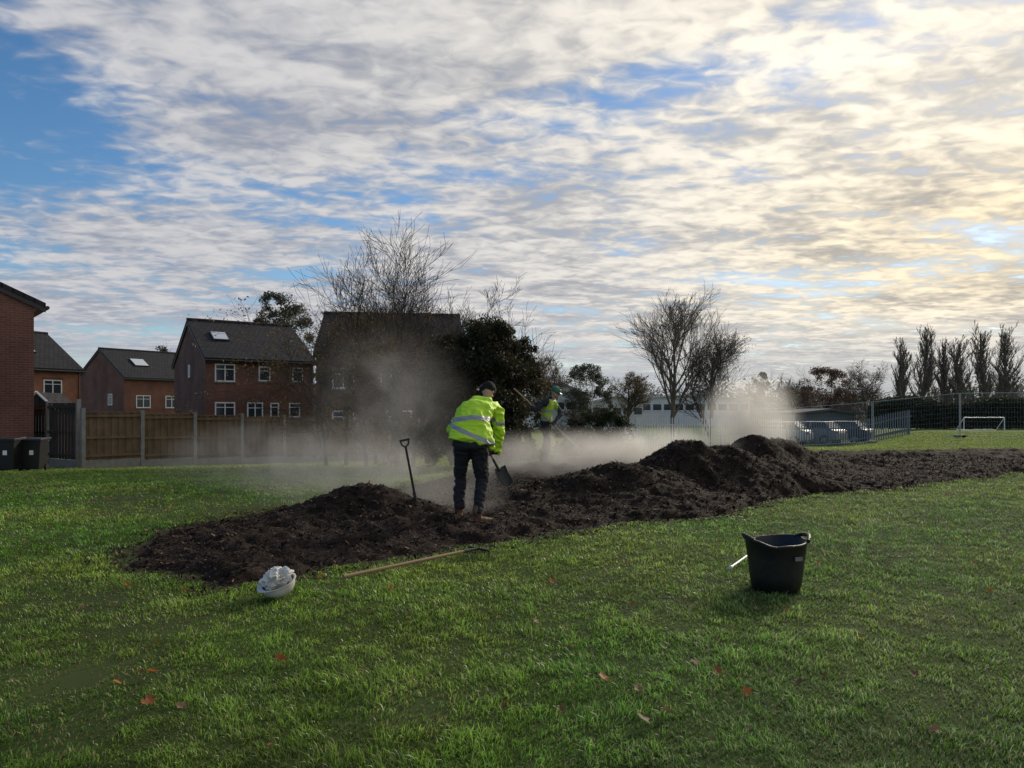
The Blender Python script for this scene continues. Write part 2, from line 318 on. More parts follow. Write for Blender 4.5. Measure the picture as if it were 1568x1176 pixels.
bush('shrub',928,21.5,622,100,35,11000,.04,GRN,70,base=.02)
bush('shrub',880,22.5,634,70,36,6000,.04,GRN,50,base=.02)
HZ=[(.085,.095,.065),(.11,.105,.075),(.07,.08,.055)]  # paler leaf colours with distance haze painted in
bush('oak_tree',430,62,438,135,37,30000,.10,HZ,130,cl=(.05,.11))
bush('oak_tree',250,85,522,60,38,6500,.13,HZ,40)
tree('bare_tree',1030,46,446,140,41,rt=.17,rmin=.0085,bark='bark2',nch=(11,7,6,5),ang=(.25,.7),trunk=.22,up=.10,wander=.12)
tree('bare_tree',1088,43,508,120,42,rt=.11,rmin=.007,leaves=6000,lsize=.04,cols=[(.12,.10,.07),(.10,.09,.06)],nch=(10,7,6,5),ang=(.3,.8),trunk=.1,up=.11,wander=.14)
for i,(px,ty,w) in enumerate([(1382,518,30),(1413,500,42),(1447,520,28),(1470,516,38),(1506,496,40),(1534,496,46)]):
    tree('poplar_tree',px,88,ty,w,50+i,rt=.18,rmin=.014,bark='bark2',nch=(46,9,6,3),ang=(.15,.32),up=.35,trunk=.05,ratio=.34,wander=.10)
bush('brown_leaf_tree',1265,75,560,110,60,16000,.085,[(.18,.10,.07),(.14,.09,.065),(.11,.085,.06)],100,cl=(.04,.1))
tree('bare_tree',1330,78,556,85,61,rt=.2,rmin=.013,leaves=6000,lsize=.06,cols=[(.12,.11,.09)],bark='bark2',nch=(10,7,5,5),trunk=.1)
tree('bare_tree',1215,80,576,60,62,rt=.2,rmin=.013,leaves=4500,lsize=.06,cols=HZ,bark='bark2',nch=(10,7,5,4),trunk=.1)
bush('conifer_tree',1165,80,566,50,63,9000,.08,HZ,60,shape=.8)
tree('bare_tree',838,75,543,70,64,rt=.2,rmin=.013,leaves=7500,lsize=.06,cols=AUT,nch=(10,7,5,5),trunk=.1)
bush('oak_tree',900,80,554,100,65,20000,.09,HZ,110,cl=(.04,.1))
tree('bare_tree',960,85,570,70,66,rt=.2,rmin=.013,leaves=6000,lsize=.06,cols=AUT,nch=(10,7,5,4),trunk=.1)
r=np.random.default_rng(90); C=[];
for i in range(420):
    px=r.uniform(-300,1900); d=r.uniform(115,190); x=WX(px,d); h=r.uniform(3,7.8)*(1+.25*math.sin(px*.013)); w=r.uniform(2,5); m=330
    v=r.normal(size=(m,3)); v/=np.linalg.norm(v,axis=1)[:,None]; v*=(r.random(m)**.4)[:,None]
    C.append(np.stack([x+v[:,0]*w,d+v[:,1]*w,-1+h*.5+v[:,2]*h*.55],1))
leafmesh('distant_treeline',np.concatenate(C),.32,[(.17,.18,.17),(.20,.19,.18),(.18,.19,.18)],None,9)  # greyed leaf colours carry the haze of distance
e=empty('hedge'); n=40000; px=r.uniform(1335,1800,n); d=r.uniform(54.5,56.5,n); x=WX(px,d); z=r.random(n)**.7*(2.1+.25*np.sin(x*.9)+.2*r.random(n)); leafmesh('leaves',np.stack([x,d,z],1),.1,[(.035,.045,.022),(.045,.05,.028),(.05,.045,.028)],e,4)
b=MB(); b.box(((WX(1335,55.5)+WX(1800,55.5))/2,55.6,.9),(WX(1800,55.5)-WX(1335,55.5),1.1,1.7),mat('hedge_core',(.012,.016,.008),1)); b.obj('core_box',e)  # one plain dark box filling the hedge behind its leaves
# ---------------------------------------------------------------- houses
def window(b,x,z,w,h,face='front',D=0,y0=0,mull=1):
    def put(cx,cz,sx,sz,out,th,m):
        if face=='front': b.box((cx,y0-out+th/2,cz),(sx,th,sz),m)
        else: b.box((D-out+th/2,cx,cz),(th,sx,sz),m)
    fr=.07
    put(x,z,w-.01,h-.01,.012,.03,M['glass'])
    put(x-w/2,z,fr,h+fr,.04,.06,M['white']); put(x+w/2,z,fr,h+fr,.04,.06,M['white'])
    put(x,z+h/2,w-fr-.004,fr,.04,.06,M['white']); put(x,z-h/2,w-fr-.004,fr,.04,.06,M['white'])
    for i in range(mull): put(x-w/2+w*(i+1)/(mull+1),z,.06,h-fr-.004,.036,.05,M['white'])
    put(x,z+h*.22,w-fr-.004,.04,.034,.03,M['white'])
    put(x,z-h/2-.075,w+.2,.06,.07,.1,M['conc']); put(x,z+h/2+.12,w+.2,.14,.015,.03,M['brick'])
def house(name,x,y,z,yaw,L,D,eave,ridge,front=[],gable=[],sky=[],brick='brick'):
    e=empty(name,(x,y,z),yaw); b=MB(); m=M[brick]
    vs=[(0,0,0),(L,0,0),(L,D,0),(0,D,0),(0,0,eave),(L,0,eave),(L,D,eave),(0,D,eave),(0,D/2,ridge),(L,D/2,ridge)]
    b.add(vs,[(0,1,5,4),(2,3,7,6),(3,0,4,8,7),(1,2,6,9,5)],m); b.obj('brick_walls',e)
    b=MB(); s=(ridge-eave)/(D/2); ov=.3; t=.14
    for sg in(0,1):
        y0=-ov if sg==0 else D+ov; z0=eave-s*ov+.05; y1=D/2; z1=ridge+.05
        vs=[(-.12,y0,z0),(L+.12,y0,z0),(L+.12,y1,z1),(-.12,y1,z1)]; vs+=[(a,c,d+t) for a,c,d in vs]
        b.add(vs,[(0,1,2,3),(4,5,6,7),(0,1,5,4),(1,2,6,5),(3,0,4,7)],M['tile'])
    b.tube((-.12,D/2,ridge+.2),(L+.12,D/2,ridge+.2),.11,.11,M['tile'],8)
    b.obj('tiled_roof',e)
    b=MB()
    for y0 in(-ov-.05,D+ov+.05): b.tube((-.1,y0,eave-s*ov+.05),(L+.1,y0,eave-s*ov+.05),.06,.06,M['black'],8)
    b.box((L/2,-ov/2-.02,eave-s*ov-.02),(L+.16,ov-.05,.05),M['fascia']); b.box((L/2,-.03,eave-.12),(L,.05,.2),M['brick2'])
    b.tube((L-.15,-.06,0),(L-.15,-.06,eave-.1),.04,.04,M['black'],6)
    for xg in(-.07,L+.07):
        for y0,y1 in((-ov,D/2),(D+ov,D/2)):
            vs=[(xg-.03,y0,eave-s*ov-.1),(xg-.03,y1,ridge-.1),(xg-.03,y1,ridge+.045),(xg-.03,y0,eave-s*ov+.045)]; vs+=[(a+.06,c,d) for a,c,d in vs]
            b.add(vs,[(0,1,2,3),(7,6,5,4),(0,4,5,1),(3,2,6,7)],M['fascia'])
    b.obj('gutters_and_verges',e)
    b=MB()
    for w in front: window(b,w[0],w[1],w[2],w[3],mull=w[4] if len(w)>4 else 1)
    for w in gable: window(b,w[0],w[1],w[2],w[3],face='g',D=0)
    if front or gable: b.obj('windows',e)
    if sky:
        b=MB(); an=math.atan(s); R=Matrix.Rotation(an,3,'X')
        for sx,f,sw,sh in sky:
            c=Vector((sx,D/2*f,eave+s*D/2*f+.05+t))+R@Vector((0,0,.05)); b.box(c,(sw,sh,.1),M['fascia'],R); b.box(c+R@Vector((0,0,.055)),(sw-.12,sh-.12,.02),M['skylight'],R)
        b.obj('skylights',e)
    return e
d=23.0; zb=float(H(WX(30,d),d)); xr=WX(52,d)
house('brick_house',xr,d,zb,math.pi/2+.72,8,8.4,WZ(466,d)-zb,WZ(466,d)-zb+1.9)
dx,dy=-29.2,50; th=math.radians(60); L=9
house('brick_house',dx-L*math.cos(th),dy-L*math.sin(th),-.8,th,L,8.5,4.9,7.4,front=[(7.2,3.7,1.1,.9),(4,3.7,1.1,.9)],sky=[(6.3,.5,1.3,1.5)],brick='brick2')
x0=WX(190,68)
house('brick_house',x0,68,-.8,math.radians(55),9,9,5.2,7.9,front=[(1.8,3.0,1.3,1.1),(4.6,3.0,1.2,1.1),(6.6,3,.8,1)],gable=[(2.5,3.2,.7,1.0)],sky=[(2.6,.5,1.4,1.4)])
x0=WX(315,42)
house('brick_house',x0,42,-.8,math.radians(35),6.3,9,5.15,7.6,front=[(1.05,4.35,1.05,.95),(3.3,4.35,.62,.8,0),(5.3,4.35,.6,.8,0),(1.05,2.15,1.05,.95),(2.75,2.1,.85,1.05),(3.9,2.2,.45,.8,0),(5.1,2.2,.6,.8,0)],gable=[(4.3,4.6,.35,.7)],sky=[(1.3,.52,.95,1.15)])
M['brick3']=brickmat('backlit_brick',(.14,.065,.05),(.11,.05,.04),(.13,.11,.1))  # darker brick copy, the shade of a backlit wall put into its colour
x0=WX(484,36)
house('brick_house',x0,36,-.75,math.radians(8),7.2,9,4.9,7.25,front=[(1.3,3.7,1.0,.95),(3.6,3.7,1.0,.95),(5.8,3.7,.9,.9),(1.3,1.6,1.0,1.0),(4,1.6,1.2,1.0)],brick='brick3')
b=MB(); d=34; x=WX(76,d)
b.box((x,d,.3),(1.5,1.5,2.2),M['brick2']); b.add([(x-.95,d-.9,1.35),(x+.95,d-.9,1.35),(x,d-.9,2.2),(x-.95,d+.9,1.35),(x+.95,d+.9,1.35),(x,d+.9,2.2)],[(0,1,2),(3,5,4),(0,2,5,3),(1,4,5,2),(0,3,4,1)],M['tile'])
b.tube((x-.95,d-.95,1.35),(x,d-.95,2.22),.06,.06,M['white'],4); b.tube((x+.95,d-.95,1.35),(x,d-.95,2.22),.06,.06,M['white'],4); b.box((x,d-.77,.7),(.5,.05,.9),M['white']); b.obj('brick_porch')
# ---------------------------------------------------------------- wooden fence
def woodfence(name,A,B,n,h,wood):
    e=empty(name); bp=MB(); bb=MB(); A=Vector(A);B=Vector(B); dr=(B-A)/n; L=dr.length; ang=math.atan2(dr.y,dr.x); R=Matrix.Rotation(ang,3,'Z'); rr=random.Random(3)
    for i in range(n+1):
        p=A+dr*i; z=float(H(p.x,p.y)); bp.box((p.x,p.y,z+h/2+.02),(.11,.11,h+.14),M['conc'],R)
        if i<n:
            q=p+dr*.5; z=float(H(q.x,q.y)); bp.box((q.x,q.y,z+.13),(L-.12,.05,.26),M['conc'],R)
            W=L-.13; k=int(W/.105)
            for j in range(k):
                s=-W/2+W*(j+.5)/k; o=R@Vector((s,-.012 if j%2 else .012,0)); bb.box((q.x+o.x,q.y+o.y,z+.27+(h-.3)/2+rr.uniform(-.006,.006)),(W/k+.012,.016,h-.3),wood,R)
            for zz in(.4,h*.55,h-.12): o=R@Vector((0,-.045,0)); bb.box((q.x+o.x,q.y+o.y,z+zz),(W,.035,.07),wood,R)
            bb.box((q.x,q.y,z+h-.01),(W,.07,.03),wood,R)
    bp.obj('concrete_posts',e); bb.obj('fence_panels',e)
woodfence('wooden_fence',(WX(127,22),22),(WX(640,33),33),8,1.72,M['wood'])
woodfence('wooden_fence',(WX(-40,27),27),(WX(120,22.3),22.3),4,2.0,M['wood2'])
def bin_(px,d,w=.56,h=.93):
    x=WX(px,d); z=float(H(x,d)); e=empty('wheelie_bin',(x,d,z),.15); b=MB(); w0=w*.38; w1=w*.5
    b.add([(-w0,-w0,.06),(w0,-w0,.06),(w0,w0,.06),(-w0,w0,.06),(-w1,-w1,h*.9),(w1,-w1,h*.9),(w1,w1,h*.9),(-w1,w1,h*.9)],[(3,2,1,0),(0,1,5,4),(1,2,6,5),(2,3,7,6),(3,0,4,7),(4,5,6,7)],M['black']); b.obj('body',e,bevel=.02)
    b=MB(); b.box((0,0,h*.925),(w*1.1,w*1.1,.06),M['black'],Matrix.Rotation(.05,3,'X')); b.tube((-w*.45,w*.58,h*.9),(w*.45,w*.58,h*.9),.02,.02,M['black']); b.obj('lid',e,bevel=.015)
    b=MB(); b.tube((-w*.45,w*.36,.1),(-w*.36,w*.36,.1),.1,.1,M['black'],16); b.tube((w*.36,w*.36,.1),(w*.45,w*.36,.1),.1,.1,M['black'],16); b.obj('wheels',e)
    b=MB(); b.box((.05,-w*.455,h*.55),(.1,.01,.12),M['white']); b.obj('number_label',e)
bin_(12,19.5); bin_(52,20)
# ---------------------------------------------------------------- far side
def palisade(A,B,h,m,name='palisade_fence'):
    A=Vector(A);B=Vector(B); L=(B-A).length; n=int(L/.155); b=MB(); R=Matrix.Rotation(math.atan2(B.y-A.y,B.x-A.x),3,'Z')
    for i in range(n):
        p=A.lerp(B,i/n); z=float(H(p.x,p.y)); b.box((p.x,p.y,z+h/2),(.065,.02,h),m,R); c=Vector((p.x,p.y,z+h)); b.add([c+R@Vector((-.032,0,0)),c+R@Vector((.032,0,0)),c+Vector((0,0,.09))],[(0,1,2)],m)
        if i%17==0: b.box((p.x,p.y+.06,z+h/2),(.08,.08,h),m,R)
    for i in range(12):
        p=A.lerp(B,i/12); q=A.lerp(B,(i+1)/12); 
        for zz in(.35,h-.35): b.tube((p.x,p.y+.03,float(H(p.x,p.y))+zz),(q.x,q.y+.03,float(H(q.x,q.y))+zz),.03,.03,m,4)
    b.obj(name)
M['steelw']=mat('lit_galvanised_steel',(.6,.62,.64),.5,metal=.1)  # lighter steel copy, the light on this fence stretch put into its colour
palisade((WX(975,40),40),(WX(1200,43),43),1.6,M['steelw'])
palisade((WX(1205,43),43),(WX(1396,44.5),44.5),1.45,M['steel2'])
def heras(pa,pb,h=2.1,name='mesh_fence_panel'):
    A=Vector((*pa,0));B=Vector((*pb,0)); za=float(H(*pa))+.1; zb=float(H(*pb))+.1; b=MB(); m=M['steel']; L=(B-A).length
    a0=Vector((A.x,A.y,za));b0=Vector((B.x,B.y,zb)); a1=a0+Vector((0,0,h));b1=b0+Vector((0,0,h))
    for p,q in((a0,a1),(b0,b1),(a0,b0),(a1,b1)): b.tube(p,q,.019,.019,m,6)
    n=int(L/.12)
    for i in range(1,n): p=a0.lerp(b0,i/n); b.tube(p,p+Vector((0,0,h)),.0018,.0018,m,3,False)
    for i in range(1,9): b.tube(a0.lerp(a1,i/9),b0.lerp(b1,i/9),.0018,.0018,m,3,False)
    for p in(a0,b0): b.box(p+Vector((0,0,-.03)),(.24,.65,.13),M['conc'])
    b.obj(name)
hp=[(1130,44),(1216,42),(1336,40),(1470,37.5),(1600,36),(1740,35)]
for(a,da),(c,dc) in zip(hp[:-1],hp[1:]): heras((WX(a+1,da),da),(WX(c-1,dc),dc),2.15)
b=MB(); d=50; xa,xb=WX(1476,d),WX(1538,d); m=M['white']; zt=.9
b.tube((xa,d,0),(xa,d,zt),.03,.03,m); b.tube((xb,d,0),(xb,d,zt),.03,.03,m); b.tube((xa,d,zt),(xb,d,zt),.03,.03,m); b.tube((xa,d,zt),(xa,d+.9,0),.025,.025,m); b.tube((xb,d,zt),(xb,d+.9,0),.025,.025,m); b.tube((xa,d+.9,.03),(xb,d+.9,.03),.025,.025,m); b.obj('football_goal')
M['clad']=mat('pale_cladding',(.72,.74,.76),.6,noise=(.8,(.6,.62,.66),.3,.7)); M['sheet']=mat('pale_sheet_roof',(.5,.53,.58),.8,spec=.2); M['dclad']=mat('grey_cladding',(.14,.16,.19),.7); M['dsheet']=mat('felt_roof',(.10,.10,.11),.9,spec=.1)
def shed(name,pl,pr,d,et,rt_,dep=12,wins=0,cl='clad',rf='sheet'):
    e=empty(name); xa,xb=WX(pl,d),WX(pr,d); ze=WZ(et,d); zr=WZ(rt_,d); b=MB(); xm=(xa+xb)/2
    b.add([(xa,d,-1),(xb,d,-1),(xb,d+dep,-1),(xa,d+dep,-1),(xa,d,ze),(xb,d,ze),(xb,d+dep,ze),(xa,d+dep,ze),(xm,d,zr),(xm,d+dep,zr)],[(0,1,5,8,4),(1,2,6,5),(2,3,7,9,6),(3,0,4,7)],M[cl]); b.obj('walls',e)
    b=MB()
    for s,xe in((-1,xa),(1,xb)):
        v=[(xe+s*.4,d-.5,ze-.1),(xm,d-.5,zr+.05),(xm,d+dep+.5,zr+.05),(xe+s*.4,d+dep+.5,ze-.1)]; v+=[(p,q,w+.18) for p,q,w in v]; b.add(v,[(0,1,2,3),(4,5,6,7),(0,1,5,4),(1,2,6,5),(2,3,7,6),(3,0,4,7)],M[rf])
    b.obj('roof',e); b=MB()
    for i in range(wins): x=xa+(xb-xa)*(i+.5)/wins; b.box((x,d-.02,ze-1.1),((xb-xa)/wins*.75,.06,.8),M['glass']); b.box((x,d-.06,ze-1.6),((xb-xa)/wins*.8,.08,.08),M['white'])
    if wins: b.obj('windows',e)
shed('industrial_building',812,902,85,607,587,14,5)
shed('industrial_building',905,985,92,616,608,14,5)
shed('white_office_building',948,1148,100,611,607,12,12)
shed('site_cabin',1228,1310,58,633,630,5,5,'dclad','dsheet')
shed('industrial_building',760,812,70,616,600,10,3)
b=MB(); d=60; x=WX(907,d); b.tube((x,d,-.8),(x,d,WZ(590,d)),.07,.04,M['steel']); b.tube((x,d,WZ(590,d)),(x-.8,d,WZ(588,d)),.03,.03,M['steel']); b.box((x-.9,d,WZ(588,d)),(.5,.2,.1),M['steel']); b.obj('street_lamp')
def car(px,d,yaw,col):
    x=WX(px,d); z=float(H(x,d)); e=empty('parked_car',(x,d,z),yaw); m=mat('car_paint',col,.45,metal=.1)
    prof=[(-2.1,.35),(-2.15,.75),(-2.0,.95),(-1.55,1.0),(-1.05,1.0),(-.9,1.02),(.95,1.02),(1.2,.97),(1.95,.82),(2.12,.6),(2.1,.32),(1.65,.3),(1.6,.5),(1.35,.64),(1.1,.5),(1.0,.28),(-1.0,.28),(-1.1,.5),(-1.35,.64),(-1.6,.5),(-1.65,.3)]
    b=MB(); n=len(prof); b.add([(p,-.86,q) for p,q in prof]+[(p,.86,q) for p,q in prof],[tuple(range(n)),tuple(range(2*n-1,n-1,-1))]+[(i,n+i,n+(i+1)%n,(i+1)%n) for i in range(n)],m)
    o=b.obj('body',e,bevel=.05)
    b=MB(); lo=[(-1.75,-.8),(1.05,-.8),(1.05,.8),(-1.75,.8)]; hi=[(-1.3,-.62),(.35,-.62),(.35,.62),(-1.3,.62)]
    b.add([(p,q,.98) for p,q in lo]+[(p,q,1.42) for p,q in hi],[(0,1,5,4),(1,2,6,5),(2,3,7,6),(3,0,4,7)],M['glass']); b.obj('windows',e)
    b=MB(); b.box((-.47,0,1.44),(1.66,1.26,.06),m)
    for sy in(-1,1):
        for a,c in(((-1.75,.8),(-1.3,.62)),((1.05,.8),(.35,.62)),((-.35,.8),(-.4,.62))): b.tube((a[0],sy*(a[1]+.01),.98),(c[0],sy*(c[1]+.01),1.43),.04,.035,m,6)
    b.obj('roof_and_pillars',e,bevel=.02)
    b=MB()
    for wx in(-1.35,1.35):
        for sy in(-1,1): b.tube((wx,sy*.66,.31),(wx,sy*.87,.31),.31,.31,M['black'],20); b.tube((wx,sy*.86,.31),(wx,sy*.885,.31),.19,.17,M['steel'],12)
    b.obj('wheels',e)
    b=MB()
    for sy in(-1,1): b.box((2.05,sy*.62,.72),(.12,.36,.14),M['skylight']); b.box((-2.1,sy*.66,.8),(.1,.25,.16),mat('tail_lamp',(.4,.01,.01),.3))
    b.obj('lamps',e)
car(1188,47,2.5,(.62,.65,.68)); car(1240,48,2.3,(.30,.32,.35)); car(1282,49.5,2.4,(.03,.04,.06)); car(930,52,.4,(.5,.52,.55))
# ---------------------------------------------------------------- people
def ell(c,r): return (Vector(c),r if isinstance(r,tuple) else (r,r,r))
def blob(name,groups,voxel,mats,parent,smooth=3,wr=0,wscale=9,matfn=None):
    bm=bmesh.new()
    for g in groups:
        b2=bmesh.new()
        for c,rd in g:
            ret=bmesh.ops.create_icosphere(b2,subdivisions=3,radius=1)
            for v in ret['verts']: v.co=Vector((v.co.x*rd[0],v.co.y*rd[1],v.co.z*rd[2]))+c
        rt=bmesh.ops.convex_hull(b2,input=b2.verts[:]); dl=[q for q in rt['geom_interior']+rt['geom_unused'] if isinstance(q,bmesh.types.BMVert)]
        bmesh.ops.delete(b2,geom=list(set(dl)),context='VERTS'); tm=bpy.data.meshes.new('t'); b2.to_mesh(tm); b2.free(); bm.from_mesh(tm)
    me=bpy.data.meshes.new(name); bm.to_mesh(me); bm.free(); o=bpy.data.objects.new(name,me); S.collection.objects.link(o)
    rmod=o.modifiers.new('r','REMESH'); rmod.mode='VOXEL'; rmod.voxel_size=voxel
    if smooth: sm_=o.modifiers.new('s','SMOOTH'); sm_.iterations=smooth; sm_.factor=.6
    dg=bpy.context.evaluated_depsgraph_get(); me2=bpy.data.meshes.new_from_object(o.evaluated_get(dg)); bpy.data.objects.remove(o)
    me2.name=name
    if wr:
        nv=[v.normal.copy() for v in me2.vertices]
        for v,nn in zip(me2.vertices,nv):
            p=v.co*wscale; w=mnoise.noise(Vector((p.x,p.y,p.z*.6))); w2=abs(mnoise.noise(Vector((p.x*1.3+5,p.y*1.3,p.z*2.4)))); v.co+=nn*(wr*(w*.8-w2*1.4))
    me2.materials.clear()
    for m in mats: me2.materials.append(m)
    for p in me2.polygons:
        p.use_smooth=True; p.material_index=matfn(p.center) if matfn else 0
    me2.update(); return link(bpy.data.objects.new(name,me2),parent)
hiv=mat('hi_vis_fabric',(.50,.80,.03),.65,bump=.2,bscale=60); silver=mat('reflective_tape',(.30,.31,.33),.5,metal=.1); dark=mat('dark_trousers',(.018,.019,.024),.9,bump=.3,bscale=40)
boot=mat('tan_boot',(.18,.08,.035),.7,noise=(14,(.09,.045,.02),.3,.7)); sole=mat('boot_sole',(.02,.018,.016),.9); skin=mat('skin',(.45,.26,.18),.55); knit=mat('black_knit',(.008,.008,.01),.95,bump=.6,bscale=120)
glove=mat('work_glove',(.02,.02,.022),.85,bump=.2); green=mat('green_helmet',(.02,.14,.07),.35); eyem=mat('eye',(.02,.015,.01),.2); mudwood=mat('tool_wood',(.34,.22,.12),.7,noise=(5,(.27,.17,.09),.2,.8)); iron=mat('tool_steel',(.04,.04,.04),.6,metal=.4)
def handgrip(parent,c,axis,u,m,side=1):
    c=Vector(c); a=Vector(axis).normalized(); u=Vector(u); u=(u-a*u.dot(a)).normalized(); w=a.cross(u)*side; R=.03; g=[]
    pc=c-u*.04
    g.append([ell(pc-a*.032-u*.01,.016),ell(pc+a*.032-u*.01,.016),ell(pc-a*.026-u*.06,.018),ell(pc+a*.026-u*.06,.018)])
    for j,(off,ln) in enumerate(((-.033,.86),(-.011,1.0),(.011,.95),(.033,.78))):
        pts=[c+a*off+(-u*math.cos(t)+w*math.sin(t))*R for t in [.2,1.0*ln+.2,1.9*ln+.2,2.9*ln+.2]]
        for k in range(3): g.append([ell(pts[k],.0105-.001*k),ell(pts[k+1],.0095-.001*k)])
    base=pc-u*.03+a*.03*-1; tp=[base,c-a*.05-u*.03-w*.022,c-a*.04+u*.005-w*.034,c-a*.03+u*.03-w*.02]
    for k in range(3): g.append([ell(tp[k],.0135-.0015*k),ell(tp[k+1],.012-.0015*k)])
    return blob('hand',g,.004,[m],parent,smooth=1)
def head(parent,c,yaw,pitch,m):
    e=bpy.data.objects.new('head',None); e.location=c; e.rotation_euler=(pitch,0,yaw); link(e,parent)
    g=[[ell((0,-.015,.03),(.075,.095,.088))],[ell((0,.01,-.02),(.066,.08,.07)),ell((0,.05,-.085),(.03,.03,.022))],[ell((0,.088,.015),.01),ell((0,.106,-.018),(.014,.014,.011))],
       [ell((.052,.04,-.04),.022),ell((0,.06,-.09),.02)],[ell((-.052,.04,-.04),.022),ell((0,.06,-.09),.02)],
       [ell((.077,-.005,.0),(.008,.02,.032))],[ell((-.077,-.005,.0),(.008,.02,.032))],[ell((-.02,.085,-.05),(.012,.012,.006)),ell((.02,.085,-.05),(.012,.012,.006))],[ell((-.035,.075,.028),(.02,.014,.008)),ell((.035,.075,.028),(.02,.014,.008))]]
    blob('face',g,.006,[m],e,smooth=2)
    for s in(-1,1):
        bm=bmesh.new(); bmesh.ops.create_icosphere(bm,subdivisions=2,radius=.011); me=bpy.data.meshes.new('eye'); bm.to_mesh(me); bm.free(); me.materials.append(eyem); o=link(bpy.data.objects.new('eye',me),e); o.location=(s*.03,.08,.008)
    blob('mouth',[[ell((-.02,.092,-.055),.004),ell((.02,.092,-.055),.004)]],.003,[mat('lips',(.3,.12,.1),.5)],e,smooth=0)
    return e
def bootm(parent,heel,dirn,name):
    h=Vector(heel); f=Vector(dirn).normalized(); z=Vector((0,0,1))
    g=[[ell(h+z*.055,(.045,.045,.05)),ell(h+f*.09+z*.055,(.05,.05,.045)),ell(h+f*.2+z*.04,(.046,.046,.036))],[ell(h+z*.06+f*.02,.046),ell(h+z*.17+f*.01,.055)],[ell(h+z*.165+f*.01,.062),ell(h+z*.19+f*.01,.06)]]
    zb=h.z
    blob(name,g,.008,[boot,sole],parent,smooth=1,wr=.003,wscale=30,matfn=lambda c:1 if c.z<zb+.028 else 0)
# --- man 1 (back to us, bent forward over his shovel, leaning to the right)
d1=9.08; x1=WX(722,d1); zg=.08
man=empty('worker_in_hi_vis_jacket',(x1,d1,zg-.01))
def zloc(x,y): return float(MH(np.array([x1+x]),np.array([d1+y]))[0][0])-(zg-.01)
lf=(-.16,.12); rf=(.07,-.06); zl=zloc(*lf)-.015; zr=zloc(*rf)-.015
legs=[[ell((-.10,-.07,.92),(.14,.17,.12)),ell((.08,-.08,.92),(.14,.17,.12))],[ell((-.01,.0,1.02),(.20,.14,.1)),ell((-.01,-.08,.90),(.23,.18,.09))],
 [ell((-.11,-.05,.86),(.12,.14,.1)),ell((-.15,.15,.50),(.080,.088,.07))],[ell((-.15,.15,.50),(.080,.088,.07)),ell((-.16,.12,zl+.17),(.074,.08,.05))],
 [ell((.10,-.06,.86),(.125,.14,.1)),ell((.12,.09,.48),(.084,.09,.07))],[ell((.12,.09,.48),(.084,.09,.07)),ell((.085,-.05,zr+.17),(.076,.082,.05))]]
blob('trousers',legs,.011,[dark],man,3,wr=.022,wscale=8)
bootm(man,(-.16,.11,zl),(-.3,1,0),'boot'); bootm(man,(.065,-.06,zr),(.8,.5,0),'boot')
LS=(-.11,.50,1.33); RS=(.29,.52,1.31); LE=(-.285,.50,1.08); RE=(.335,.54,1.03); LW=(.03,.70,.90); RW=(.30,.60,.79)
jk=[[ell((-.07,-.12,.99),(.225,.165,.05)),ell((.10,-.10,.93),(.20,.155,.05)),ell((-.02,.04,1.14),(.245,.19,.09))],[ell((-.02,.04,1.14),(.245,.19,.09)),ell((.04,.27,1.34),(.24,.20,.13))],
 [ell((.04,.27,1.34),(.24,.20,.13)),ell((-.04,.48,1.37),(.12,.12,.10)),ell((.23,.50,1.36),(.12,.12,.10))],[ell((.03,.40,1.42),(.12,.14,.09)),ell((.17,.44,1.42),(.10,.13,.09)),ell((.15,.57,1.40),(.08,.08,.06))],
 [ell(LS,.10),ell(LE,.08)],[ell(LE,.08),ell(LW,.052)],[ell(RS,.10),ell(RE,.085)],[ell(RE,.085),ell(RW,.06)],
 [ell((.10,.0,.96),(.17,.13,.05)),ell((.215,.12,.85),(.075,.10,.03))]]
def jm(c):
    arm=c.x>.29 or c.x<-.27
    if arm: return 1 if (1.13<c.z<1.18) else 0
    return 1 if (1.215<c.z+.14*abs(c.x-.02)<1.272 or 1.01<c.z+.42*c.x<1.064) else 0
blob('hi_vis_jacket',jk,.0095,[hiv,silver],man,3,wr=.028,wscale=6.5,matfn=jm)
blob('neck',[[ell((.15,.56,1.41),.06),ell((.18,.65,1.48),.055)]],.01,[skin],man,1)
hd=head(man,(.185,.68,1.57),-.35,-1.15,skin)
blob('knit_beanie',[[ell((0,-.02,.05),(.09,.11,.092))],[ell((0,-.03,.02),(.096,.116,.04))],[ell((0,-.06,.0),(.088,.075,.05))]],.007,[knit],hd,2,wr=.003,wscale=40)
A=Vector((.04,.76,1.05)); B_=Vector((.31,.54,.59)); ax=(B_-A).normalized()
